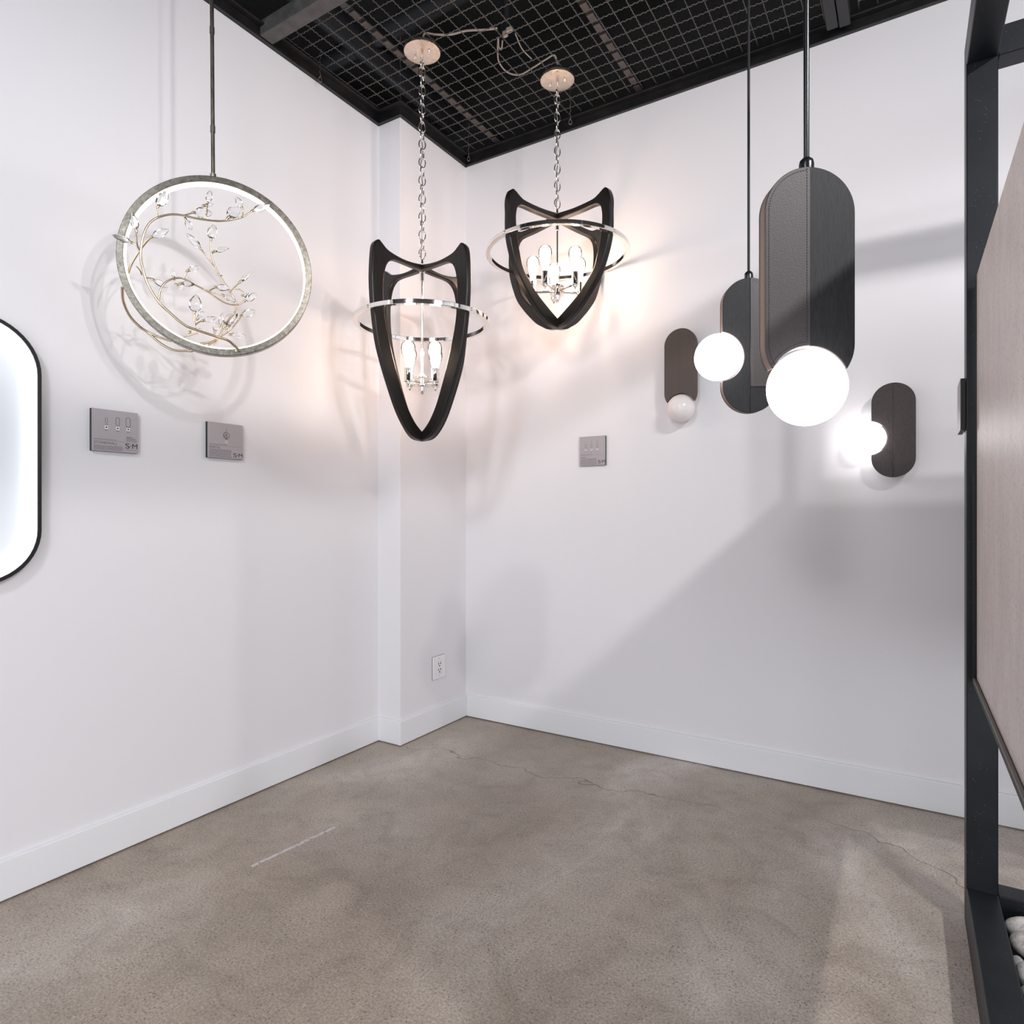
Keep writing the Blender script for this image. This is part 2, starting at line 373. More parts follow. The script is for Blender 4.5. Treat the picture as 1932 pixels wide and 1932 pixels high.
MB().box((-.026, -.012, -.012), (-.002, .010, .012)).build('connector_block', M['cable'], kn, bevel=.004)
MB().box((.002, -.022, -.010), (.034, -.002, .012)).build('connector_block', M['cable'], kn, bevel=.004)
MB().tube([(-.01, 0, .015), (-.01, 0, .5)], .02, 10).build('conduit', M['pipe'], kn)
def hanger(px, py0, py1, Z, label):
    p1 = at_depth(px, py1, Z); mb = MB(); n = 14; top = at_depth(px, py0, Z); pts = []
    for i in range(n + 1):
        t = i / n; pts.append(top.lerp(p1, t) + AX * (.004 * math.sin(i * 2.1)))
    mb.tube(pts, .0022, 5); mb.tube([p1 + AX * (.008 * math.cos(a)) + UP * (.014 * math.sin(a) - .012) for a in [k * PI / 5 for k in range(10)]], .002, 5, closed=True)
    tag(mb.build('hanger_wire', M['hang'], smooth=60), label, 'wire')
hanger(755, 60, 196, 3.62, 'thin hanger wire in front of the mesh left of the left chandelier chain')
hanger(884, 232, 296, 4.0, 'thin hanger wire dangling at the back corner of the mesh')
hanger(1076, 166, 226, 3.55, 'thin hanger wire dangling right of the right chandelier canopy')
hanger(604, 95, 146, 3.25, 'thin hanger wire near the left edge of the mesh')

# ------------------------------------------------------------------ chandeliers
PR1o = [(0, 1.645), (.068, 1.662), (.121, 1.706), (.173, 1.782), (.224, 1.893), (.266, 1.998), (.294, 2.09), (.313, 2.207), (.321, 2.281), (.325, 2.362), (.322, 2.445), (.306, 2.511), (.288, 2.538), (.272, 2.545), (.256, 2.535), (.217, 2.512), (.144, 2.499), (.068, 2.501), (0, 2.511)]
PR1i = [(0, 2.482), (.068, 2.48), (.159, 2.48), (.195, 2.468), (.220, 2.440), (.235, 2.388), (.240, 2.325), (.236, 2.249), (.224, 2.168), (.203, 2.088), (.169, 1.98), (.140, 1.899), (.098, 1.801), (.052, 1.731), (0, 1.684)]
PR2o = [(0, 2.256), (.06, 2.264), (.10, 2.283), (.1526, 2.314), (.205, 2.362), (.246, 2.404), (.298, 2.468), (.334, 2.545), (.358, 2.617), (.366, 2.68), (.366, 2.75), (.357, 2.81), (.345, 2.852), (.328, 2.872), (.308, 2.868), (.28, 2.853), (.24, 2.842), (.13, 2.842), (0, 2.855)]
PR2i = [(0, 2.82), (.155, 2.813), (.245, 2.812), (.276, 2.801), (.291, 2.777), (.296, 2.72), (.284, 2.626), (.265, 2.56), (.236, 2.49), (.155, 2.404), (.065, 2.338), (0, 2.298)]
PR1o = [(r - .007 * min(1, r / .15) + (.008 if z > 2.46 and r > .2 else 0), z) for r, z in PR1o]; PR1i = [(r + .011 * min(1, r / .2), z) for r, z in PR1i]
PR2o = [(r - .007 * min(1, r / .15) + (.010 if z > 2.79 and r > .2 else 0), z) for r, z in PR2o]; PR2i = [(r + .014 * min(1, r / .2), z) for r, z in PR2i]
def st64(mb, c, L=.137, R=.0345):
    mb.lathe([(.013, 0), (.0140, .012), (.0175, .03), (.0245, .055), (.031, .078), (R, .097), (.0335, .112), (.027, .126), (.015, .135), (0, L + .001)], 20, c)
def chandelier(label, base, PO, PI_, phi, T, ringR, ringZ, nb, rb, az0, zsock, zhub, ztop, group):
    bx, by = base; root = thing('chandelier', label, 'chandelier', (bx, by, 0), 0, group)
    # canopy with two screws
    cn = MB().lathe([(0, MZ - .026), (.080, MZ - .026), (.0885, MZ - .022), (.0895, MZ - .012), (.088, MZ - .008), (0, MZ - .008)], 48).build('canopy', M['canopy'], root)
    for sg in (-1, 1):
        d = (AX * .9 - FW * .45 * 1).normalized() * (.042 * sg)
        MB().lathe([(0, MZ - .040), (.0075, MZ - .036), (.0085, MZ - .030), (.0085, MZ - .026), (0, MZ - .026)], 12, (d.x, d.y, 0)).build('canopy_screw', M['chrome'], cn)
    MB().tube([(0, 0, MZ - .026), (0, 0, MZ - .05)], .009, 12).build('canopy_loop', M['chrome'], root)
    # chain: links alternate a quarter turn
    z = MZ - .052; hub_z = ztop + .035; k = 0; step = .0445
    n = round((z - hub_z) / step); step = (z - hub_z) / n
    links = []
    for k in range(n):
        w, h, r = .0160, (step + .0085) / 2 , .0032
        e = (AX if k % 2 else FW); e = (e + (FW if k % 2 else AX) * .35).normalized(); zc_ = z - (k + .5) * step
        if k > 1: me = links[k % 2].data
        if k < 2 or True:
            pts = []
            for a in range(20):
                t = 2 * PI * a / 20; pts.append(e * (w * math.cos(t)) + UP * (h * math.sin(t)))
            if k < 2: o = MB().tube(pts, r, 8, closed=True).build('chain_link', M['chrome'], root, smooth=70)
            else: o = links[k % 2].copy(); C.objects.link(o)
            o.location = (0, 0, zc_); links.append(o)
    cd = [(.004 * math.sin(i * 1.3) - .003, .004 * math.cos(i * 1.7), z - i * (z - hub_z) / 24) for i in range(25)]
    MB().tube(spline(cd, 3), .0028, 6).build('power_cord', M['hang'], root, smooth=70)
    # four wooden arms
    poly = spline2(PO, 5)[:-1] + spline2(PI_, 5)
    dirs = []
    d0 = -AX * math.sin(phi) - FW * math.cos(phi)
    for q in range(4):
        d = Matrix.Rotation(q * PI / 2, 3, 'Z') @ d0; dirs.append(d); sd = UP.cross(d).normalized()
        P = [(max(x, .0), z_) for x, z_ in PO], None
        MB().prism(poly, (0, 0, 0), d, UP, sd, -T / 2, T / 2).build('wooden_arm', M['wood'], root, smooth=50, bevel=.006, seg=3)
    # hoop and its screws
    w, h = .023, .021
    hp = MB().ring([(-w / 2, -h / 2), (w / 2, -h / 2), (w / 2, h / 2), (-w / 2, h / 2)], ringR, 128, c=(0, 0, ringZ)).build('hoop', M['chrome'], root, smooth=30, bevel=.002)
    for d in dirs:
        p = d * (ringR + w / 2); MB().sphere((p.x, p.y, ringZ), .0065, 12, 8).build('hoop_screw', M['chrome'], hp)
    # top loop, stem, hub
    MB().lathe([(0, ztop - .004), (.017, ztop - .004), (.018, ztop + .004), (.008, ztop + .010), (.005, ztop + .03), (0, ztop + .03)], 20).build('top_finial', M['chrome'], root)
    zs = PI_[0][1]
    MB().lathe([(0, zhub), (.0055, zhub), (.0055, zhub + .13), (.009, zhub + .131), (.009, zhub + .15), (.0055, zhub + .151), (.0055, zs - .05), (.010, zs - .049), (.010, zs - .012), (.014, zs - .010), (.014, zs + .002), (0, zs + .002)], 20).build('stem', M['chrome'], root)
    hb = MB().lathe([(0, zhub - .060), (.007, zhub - .058), (.009, zhub - .051), (.005, zhub - .045), (.016, zhub - .043), (.017, zhub - .022), (.038, zhub - .020), (.038, zhub - .013), (.019, zhub - .011), (.019, zhub + .018), (.040, zhub + .019), (.040, zhub + .026), (.015, zhub + .029), (.010, zhub + .040), (0, zhub + .040)], 28).build('hub', M['chrome'], root)
    for q in range(nb):
        d = Matrix.Rotation(2 * PI * q / nb, 3, 'Z') @ az0
        MB().tube([d * .014 + UP * zhub, d * (rb - .01) + UP * (zsock + .008)], .006, 10).build('socket_arm', M['chrome'], root)
        c = d * rb
        sk = MB().lathe([(0, -.020), (.004, -.019), (.0055, -.014), (.003, -.009), (.010, -.008), (.011, -.002), (.018, .0), (.0185, .004), (.0175, .006), (.0175, .060), (.019, .061), (.019, .066), (.0, .066)], 24, (c.x, c.y, zsock)).build('socket', M['chrome'], root)
        mb = MB(); st64(mb, (c.x, c.y, zsock + .062)); bl = mb.build('bulb', M['bulb'], root, smooth=80)
        MB().lathe([(0, .0), (.012, .004), (.0155, .03), (.0215, .055), (.0275, .08), (.0285, .097), (.024, .110), (.013, .117), (0, .119)], 14, (c.x, c.y, zsock + .064)).build('filament', M['filament'], bl, smooth=80)
    return root
c1 = on_z(796.5, 97, MZ - .02); c2 = on_z(1051.5, 151, MZ - .02)
p1 = math.radians(39.4); p2 = math.radians(47.0)
chandelier('tall narrow dark wood chandelier with chrome hoop hanging on the left by the column', (.362, -.890), PR1o, PR1i, p1, .030, .320, 2.228, 4, .090,
           -AX * math.sin(p1) - FW * math.cos(p1), 1.925, 1.935, 2.508, 'dark wood chandeliers')
chandelier('squat wide dark wood chandelier with chrome hoop and five bulbs before the right wall', (.828, -.356), PR2o, PR2i, p2, .036, .363, 2.652, 5, .130,
           -(FW * math.cos(math.radians(32)) + AX * math.sin(math.radians(32))), 2.450, 2.452, 2.852, 'dark wood chandeliers')

# ------------------------------------------------------------------ ring light with crystal branches
RZ = 2.35; th = .414; RR = .322
rc = at_depth(413.6, 504.8, RZ); RX = (AX * math.cos(th) + FW * math.sin(th)); RN = RX.cross(UP) * -1      # RN points away from camera
if RN.dot(FW) < 0: RN = -RN
ring = thing('ring_pendant_light', 'silver ring pendant light wound with branches of crystal leaves', 'pendant light', rc)
RAX = (RX, UP, RN)
W_ = .0225; D_ = .034
MB().ring([(-W_, -D_ / 2), (0, -D_ / 2), (0, D_ / 2), (-W_, D_ / 2)], RR, 160, RAX).build('ring_frame', M['silver'], ring, smooth=30, bevel=.002)
MB().ring([(-W_ - .005, -D_ / 2 + .004), (-W_ + .001, -D_ / 2 + .004), (-W_ + .001, D_ / 2 - .004), (-W_ - .005, D_ / 2 - .004)], RR, 160, RAX).build('led_strip', M['led'], ring, smooth=30)
ta = math.radians(93.6); top = RX * (RR * math.cos(ta)) + UP * (RR * math.sin(ta) - .002)
rod_top = top + UP * (4.30 - rc.z - top.z) - AX * .013
rd = MB().tube([top, top.lerp(rod_top, .5), rod_top], .0068, 14).build('rod', M['rod'], ring, smooth=60)
for t in (.10, .30): 
    p = top.lerp(rod_top, t); MB().tube([p - UP * .012, p + UP * .012], .0085, 14).build('rod_coupler', M['rod'], rd, smooth=60)
MB().tube([top - UP * .004, top + UP * .016], .0105, 14).build('rod_collar', M['silver'], rd, smooth=60)
def vp(cx, cy, off):                            # point of the enlarged ring picture at a distance off behind the ring plane
    return on_plane(180 + .22774 * cx, 300 + .22774 * cy, rc + RN * off, RN) - rc
def lerp(a, b, t): return a + (b - a) * t
def branch(pts, o0, o1, r0, r1):
    n = len(pts); P = [vp(x, y, lerp(o0, o1, i / (n - 1)) if not isinstance(o0, list) else o0[i]) for i, (x, y) in enumerate(pts)]
    sp = spline(P, 8); return MB().tube(sp, [1.22 * lerp(r0, r1, i / (len(sp) - 1)) for i in range(len(sp))], 8).build('branch', M['vine'], ring, smooth=70)
def leaf(br, a, b, off, wid=.26, off2=None):     # crystal leaf from a to b with a small metal bud at its foot
    p, q = vp(*a, off), vp(*b, off if off2 is None else off2); d = (q - p); L = d.length; d.normalize()
    sd = d.cross(FW).normalized(); nn = sd.cross(d); tw = random.uniform(-.5, .5); s2 = sd * math.cos(tw) + nn * math.sin(tw); n2 = nn * math.cos(tw) - sd * math.sin(tw)
    n = 8; m_ = 10; vs = []; fs = []; vs.append(p)
    for i in range(1, n):
        t = i / n; w = L * wid * 1.12 * (math.sin(PI * t ** .8)) ** .85
        for j in range(m_):
            a_ = 2 * PI * j / m_ + .3; rr = w * (1 if j % 2 else .90); vs.append(p + d * (L * t) + s2 * (rr * math.cos(a_)) + n2 * (rr * .5 * math.sin(a_)))
    vs.append(q); e = len(vs) - 1
    for j in range(m_):
        fs.append((0, 1 + (j + 1) % m_, 1 + j)); fs.append((e, 1 + (n - 2) * m_ + j, 1 + (n - 2) * m_ + (j + 1) % m_))
        for i in range(n - 2): fs.append((1 + i * m_ + j, 1 + i * m_ + (j + 1) % m_, 1 + (i + 1) * m_ + (j + 1) % m_, 1 + (i + 1) * m_ + j))
    MB().add(vs, fs).build('crystal_leaf', M['crystal'], br, smooth=18)
    MB().tube([p - d * .010, p - d * .002, p + d * .006], [.0022, .0052, .0034], 7).build('leaf_bud', M['vine'], br, smooth=70)
f0 = -.03
main = [(1195, 1590), (1150, 1545), (1105, 1508), (1055, 1488), (980, 1465), (830, 1415), (730, 1370), (600, 1260), (520, 1180), (435, 1040), (390, 900), (375, 800), (385, 690), (412, 590), (455, 525), (520, 483), (620, 460), (720, 466), (850, 495), (1000, 513), (1100, 508), (1220, 480), (1305, 428)]
offs = [-.022, -.03, -.04, -.045, -.05, -.055, -.06, -.065, -.07, -.075, -.08, -.08, -.08, -.078, -.075, -.07, -.07, -.07, -.07, -.068, -.065, -.06, -.055]
b = branch(main, offs, 0, .0042, .0026)
MB().sphere(vp(1168, 1592, -.022), .0055, 12, 8).build('branch_screw', M['chrome'], b)
leaf(b, (1305, 428), (1452, 375), -.055, .17)
leaf(b, (520, 395), (595, 262), -.07, .26); leaf(b, (750, 505), (800, 590), -.07, .26); leaf(b, (818, 443), (972, 452), -.07, .30)
leaf(b, (1100, 485), (1200, 392), -.065, .34); leaf(b, (1212, 400), (1165, 312), -.06, .28); leaf(b, (930, 365), (955, 255), -.07, .20); leaf(b, (905, 385), (985, 375), -.075, .22)
for st in ([(515, 482), (513, 440), (520, 395)], [(910, 497), (922, 440), (932, 370)], [(740, 466), (785, 452), (818, 443)], [(735, 470), (748, 490), (750, 505)], [(1080, 510), (1090, 497), (1100, 485)], [(1220, 478), (1222, 440), (1212, 400)]):
    branch(st, -.07, -.07, .0022, .0018)
b = branch([(378, 792), (355, 740), (342, 690), (334, 600)], -.08, -.07, .003, .0022)
leaf(b, (338, 590), (300, 438), -.07, .20); leaf(b, (295, 690), (138, 630), -.075, .20)
branch([(345, 718), (322, 705), (295, 690)], -.077, -.075, .0022, .0018)
b = branch([(272, 945), (295, 880), (340, 800), (400, 715), (440, 670), (470, 645)], .04, -.02, .0034, .0024)
leaf(b, (470, 645), (612, 583), -.02, .20); 
branch([(384, 960), (370, 925), (340, 890)], -.07, -.06, .002, .0018)
b = branch([(405, 985), (435, 985), (470, 990)], -.06, -.05, .002, .0018); leaf(b, (480, 1000), (605, 1065), -.05, .20)
# tall inner sprig
b = branch([(1060, 1400), (1120, 1320), (1165, 1240), (1140, 1140), (1080, 1050), (1010, 930), (970, 830), (955, 740), (955, 665)], .05, .03, .0032, .002)
leaf(b, (957, 665), (985, 538), .03, .30); leaf(b, (985, 765), (1112, 737), .03, .20)
branch([(968, 785), (975, 775), (985, 765)], .035, .03, .002, .0018)
b = branch([(1000, 905), (960, 855), (910, 790), (870, 740)], .04, .02, .0026, .002); leaf(b, (870, 740), (752, 612), .02, .18)
branch([(1010, 940), (1025, 965), (1052, 965)], .04, .04, .0018, .0015)
# curled front sprig
b = branch([(525, 1170), (535, 1095), (568, 1035), (620, 1000), (690, 985), (735, 992)], -.065, -.05, .0034, .0024)
leaf(b, (770, 925), (858, 893), -.05, .26); leaf(b, (650, 985), (640, 910), -.05, .25); leaf(b, (715, 1030), (825, 1040), -.05, .30); leaf(b, (680, 1045), (745, 1085), -.05, .25)
branch([(735, 990), (748, 960), (770, 925)], -.05, -.05, .002, .0018)
b = branch([(730, 990), (820, 1040), (890, 1075), (950, 1112), (1050, 1180), (1130, 1207), (1195, 1203), (1240, 1170)], -.05, -.03, .0028, .002)
leaf(b, (1240, 1175), (1335, 1110), -.03, .28); leaf(b, (1060, 1130), (1165, 1185), -.03, .24); leaf(b, (1000, 1062), (1125, 1070), -.02, .22); leaf(b, (1200, 1018), (1305, 922), -.01, .18)
branch([(895, 1078), (970, 1105), (1060, 1130)], -.045, -.03, .002, .0018); branch([(945, 1090), (975, 1075), (1000, 1062)], -.03, -.02, .002, .0018)
branch([(1115, 1100), (1160, 1055), (1200, 1018)], .03, -.01, .0022, .0018)
b = branch([(1150, 1075), (1195, 1080), (1230, 1105)], .03, .02, .0022, .0018); leaf(b, (1225, 1130), (1330, 1145), .02, .24)
# upright sprig on the lower arc
b = branch([(828, 1413), (822, 1360), (820, 1275)], -.055, -.05, .0026, .002); leaf(b, (820, 1275), (838, 1120), -.05, .30); leaf(b, (895, 1340), (1005, 1312), -.05, .20); leaf(b, (850, 1320), (900, 1255), -.04, .2)
branch([(826, 1375), (860, 1352), (895, 1340)], -.053, -.05, .0022, .0018)
# branches that pass behind the ring
b = branch([(222, 1060), (232, 1180), (285, 1300), (365, 1388), (440, 1440), (535, 1525), (640, 1580), (740, 1590), (830, 1583), (990, 1507), (1040, 1440), (1065, 1370)], [.02, .05, .07, .08, .085, .085, .08, .075, .07, .06, .055, .05], 0, .0042, .0026)
leaf(b, (1065, 1372), (1180, 1280), .05, .32); leaf(b, (1030, 1380), (1055, 1268), .05, .14); leaf(b, (990, 1430), (1010, 1350), .055, .28)
b = branch([(440, 1438), (540, 1480), (640, 1507), (740, 1470), (850, 1442)], [.085, .08, .07, .06, .05], 0, .0036, .0024); leaf(b, (780, 1435), (885, 1408), .05, .20)
b = branch([(870, 1530), (960, 1515), (1040, 1470), (1100, 1430), (1150, 1380), (1215, 1295)], .06, .05, .003, .002); leaf(b, (1215, 1295), (1328, 1255), .05, .26); leaf(b, (1120, 1455), (1255, 1468), .05, .18); leaf(b, (1090, 1400), (1130, 1345), .05, .2)
branch([(980, 1545), (1010, 1500), (1060, 1430), (1120, 1375)], .06, .05, .0022, .0018)

# ------------------------------------------------------------------ capsule lights
L_, Wd, GR = .413, .168, .0712
def capsule(n=28):
    r = Wd / 2; h = L_ / 2 - r; P = []
    for i in range(n + 1): a = PI * i / n; P.append((r * math.cos(a), h + r * math.sin(a)))
    m_ = 10
    for i in range(1, m_): P.append((-r, h - 2 * h * i / m_))
    for i in range(n + 1): a = PI + PI * i / n; P.append((r * math.cos(a), -h + r * math.sin(a)))
    for i in range(1, m_): P.append((r, -h + 2 * h * i / m_))
    return P
def cut_circle(P, c, R):
    out = [math.hypot(x - c[0], z - c[1]) >= R for x, z in P]; n = len(P)
    s = next(i for i in range(n) if out[i] and not out[(i + 1) % n]); e = next(i for i in range(n) if out[i] and not out[(i - 1) % n])
    def hit(a, b):
        lo, hi = 0.0, 1.0
        for _ in range(40):
            t = (lo + hi) / 2; x = a[0] + (b[0] - a[0]) * t; z = a[1] + (b[1] - a[1]) * t
            if math.hypot(x - c[0], z - c[1]) >= R: lo = t
            else: hi = t
        return (a[0] + (b[0] - a[0]) * lo, a[1] + (b[1] - a[1]) * lo)
    h0 = hit(P[s], P[(s + 1) % n]); h1 = hit(P[e], P[(e - 1) % n])
    keep = []; i = e
    while True:
        keep.append(P[i])
        if i == s: break
        i = (i + 1) % n
    a0 = math.atan2(h0[1] - c[1], h0[0] - c[0]); a1 = math.atan2(h1[1] - c[1], h1[0] - c[0])
    da = (a1 - a0) % (2 * PI); best = None
    for d in (da, da - 2 * PI):
        mx, mz = c[0] + R * math.cos(a0 + d / 2), c[1] + R * math.sin(a0 + d / 2); k = math.hypot(mx, mz)
        if best is None or k < best[0]: best = (k, d)
    arc = [(c[0] + R * math.cos(a0 + best[1] * i / 24), c[1] + R * math.sin(a0 + best[1] * i / 24)) for i in range(25)]
    return keep + arc
def clip(P, sg, x0=0.0):                        # keep sg*(x-x0) >= 0
    o = []; n = len(P)
    for i in range(n):
        a, b = P[i], P[(i + 1) % n]; ia = sg * (a[0] - x0) >= 0; ib = sg * (b[0] - x0) >= 0
        if ia: o.append(a)
        if ia != ib: t = (x0 - a[0]) / (b[0] - a[0]); o.append((x0, a[1] + (b[1] - a[1]) * t))
    return o
def inset(P, d):                                # naive inset along vertex normals (polygon counter-clockwise)
    o = []; n = len(P)
    for i in range(n):
        a, b, c = Vector(P[i - 1]), Vector(P[i]), Vector(P[(i + 1) % n])
        if (b - a).length < 1e-7 or (c - b).length < 1e-7: continue
        n0 = Vector((-(b - a).y, (b - a).x)).normalized(); n1 = Vector((-(c - b).y, (c - b).x)).normalized()
        m_ = (n0 + n1); m_ = m_ / max(m_.length_squared / 2, .6)
        o.append(tuple(b + m_ * d))
    return o
def stitches(mb, path, y, pitch=.0052, ln=.0032, w=.0009):
    acc = 0; 
    for a, b in zip(path[:-1], path[1:]):
        a, b = Vector(a), Vector(b); L = (b - a).length
        while acc < L:
            p = a.lerp(b, acc / L); d = (b - a) / L; q = p + d * ln
            mb.obox((p.x, y, p.y), (q.x, y, q.y), .0010, w, up=EY); acc += pitch
        acc -= L
def capsule_light(kind, label, cat, name, pos, rz, gpos, lit, left_m, right_m, edge_m, t, leather='left', stop=None, group=None, stitch_m=None):
    root = thing(name, label, cat, pos, rz, group)
    P0 = capsule(); P = cut_circle(P0, gpos, GR + .005) if gpos[0] == 0 or True else P0
    inner = P
    MB().prism(P, (0, 0, 0), EX, EZ, EY, -t / 2 + .004, t / 2 - .004).build('core_edge', edge_m, root, smooth=40, bevel=.002)
    for sg, mm, nm in ((-1, left_m, 'left_panel'), (1, right_m, 'right_panel')):
        H = clip(P, sg, 0.0); y0 = t / 2 - .004; y1 = t / 2 + (.0016 if (leather == ('left' if sg < 0 else 'right')) else 0)
        is_l = leather == ('left' if sg < 0 else 'right')
        if is_l and stop is not None:               # leather stops short: the linen carries on below it
            yb = t / 2; low = MB(); low.prism(H, (0, 0, 0), EX, EZ, EY, -yb, -y0); low.prism(H, (0, 0, 0), EX, EZ, EY, y0, yb); low.build('lower_panel', other, root, smooth=40, bevel=.001)
            H = [(x, z) for z, x in clip([(z, x) for x, z in H], 1, stop)]; y0 = yb; y1 = yb + .0022
        else: other = mm
        mb = MB(); mb.prism(H, (0, 0, 0), EX, EZ, EY, -y1, -y0); mb.prism(H, (0, 0, 0), EX, EZ, EY, y0, y1)
        o = mb.build(nm, mm, root, smooth=40, bevel=.001)
        if stitch_m and leather == ('left' if sg < 0 else 'right'):
            ins = inset(H, .0065); s = MB(); stitches(s, ins + ins[:1], -y1 - .0002); s.build('stitching', stitch_m, o, smooth=0)
    if lit is None: gm = M['globe_off']
    else: gm = M['globe']
    MB().sphere((gpos[0], 0, gpos[1]), GR, 40, 24).build('globe', gm, root, smooth=80)
    return root
# pendants hang level with their faces towards the middle of the room
def pendant(px, pyc, Z, label, gpos, rodr, rodm, top, **kw):
    p = at_depth(px, pyc, Z); rt = capsule_light('pendant', label, 'pendant light', 'capsule_pendant_light', p, YAW, gpos, True, group='capsule pendants', **kw)
    MB().lathe([(0, L_ / 2 - .004), (.0135, L_ / 2 - .004), (.0135, L_ / 2 + .012), (.012, L_ / 2 + .019), (.007, L_ / 2 + .024), (0, L_ / 2 + .026)], 20).build('ferrule', M['blackmetal'], rt)
    MB().tube([(0, 0, L_ / 2 + .02), (0, 0, top - p.z)], rodr, 12).build('rod', rodm, rt, smooth=60)
    return rt
pendant(1521.5, 529, 1.22, 'large near capsule pendant in grey leather and linen with lit globe at its bottom', (0, -L_ / 2 + .003), .0052, M['blackmetal'], 4.345,
        left_m=M['leather'], right_m=M['linen'], edge_m=M['edge'], t=.030, stitch_m=M['stitch'])
pendant(1412.5, 653.5, 1.99, 'farther dark capsule pendant with lit globe at its left side', (-.094, -.034), .0040, M['pipe'], MZ - .006,
        left_m=M['linen'], right_m=M['leather'], edge_m=M['edge'], t=.028, leather='right', stop=-.127, stitch_m=M['stitchlt'])
def sconce(px, pyc, label, gpos, lit, m1, m2):
    p = on_plane(px, pyc, Vector((0, -.062, 0)), EY)
    rt = capsule_light('sconce', label, 'wall lamp', 'wall_sconce', p, 0, gpos, lit, m1, m2, m1, .022, leather='right', group='capsule sconces')
    MB().box((-.045, .008, -.09), (.045, .0618, .09)).build('wall_bracket', M['blackmetal'], rt, bevel=.003)
    return rt
sconce(1284.5, 696, 'small taupe capsule sconce on the wall with an unlit globe below', (0, -L_ / 2 + .003), None, M['taupe'], M['taupe'])
sconce(1685.5, 811.5, 'dark brown capsule sconce with a lit globe at its left edge by the post', (-Wd / 2 - .012, -.031), True, M['brown'], M['brown'])

# ------------------------------------------------------------------ lit oval mirror on the left wall
mx = thing('wall_mirror', 'black framed oval mirror with glowing white rim at left edge', 'mirror', (XL, -2.488, 1.5))
def stadium(w, z0, z1, n=24):
    r = w / 2; return [(r * math.cos(PI * i / n), z1 - r + r * math.sin(PI * i / n)) for i in range(n + 1)] + [(r * math.cos(PI + PI * i / n), z0 + r + r * math.sin(PI + PI * i / n)) for i in range(n + 1)]
def band_mesh(Pa, Pb, x0, x1):                  # closed band between two outlines of equal count, from depth x0 to x1
    n = len(Pa); vs = []; fs = []
    for x in (x0, x1):
        vs += [(x, p[0], p[1]) for p in Pa]; vs += [(x, p[0], p[1]) for p in Pb]
    for i in range(n):
        j = (i + 1) % n
        fs += [(i, j, n + j, n + i), (2 * n + i, 3 * n + i, 3 * n + j, 2 * n + j), (i, 2 * n + i, 2 * n + j, j), (n + i, n + j, 3 * n + j, 3 * n + i)]
    return MB().add(vs, fs)
zo, zi = (-.440, .448), (-.431, .439)
band_mesh(stadium(.356, *zo), stadium(.330, zi[0] + .004, zi[1] - .004), .0, .032).build('frame', M['blackmetal'], mx, smooth=40, bevel=.001)
band_mesh(stadium(.3296, zi[0] + .0042, zi[1] - .0042), stadium(.324, zi[0] + .007, zi[1] - .007), .006, .024).build('led_strip', M['coldled'], mx, smooth=40)
MB().prism(stadium(.3296, zi[0] + .0042, zi[1] - .0042), (0, 0, 0), EY, EZ, EX, .001, .006).build('mirror_face', M['mirrorback'], mx, smooth=0)

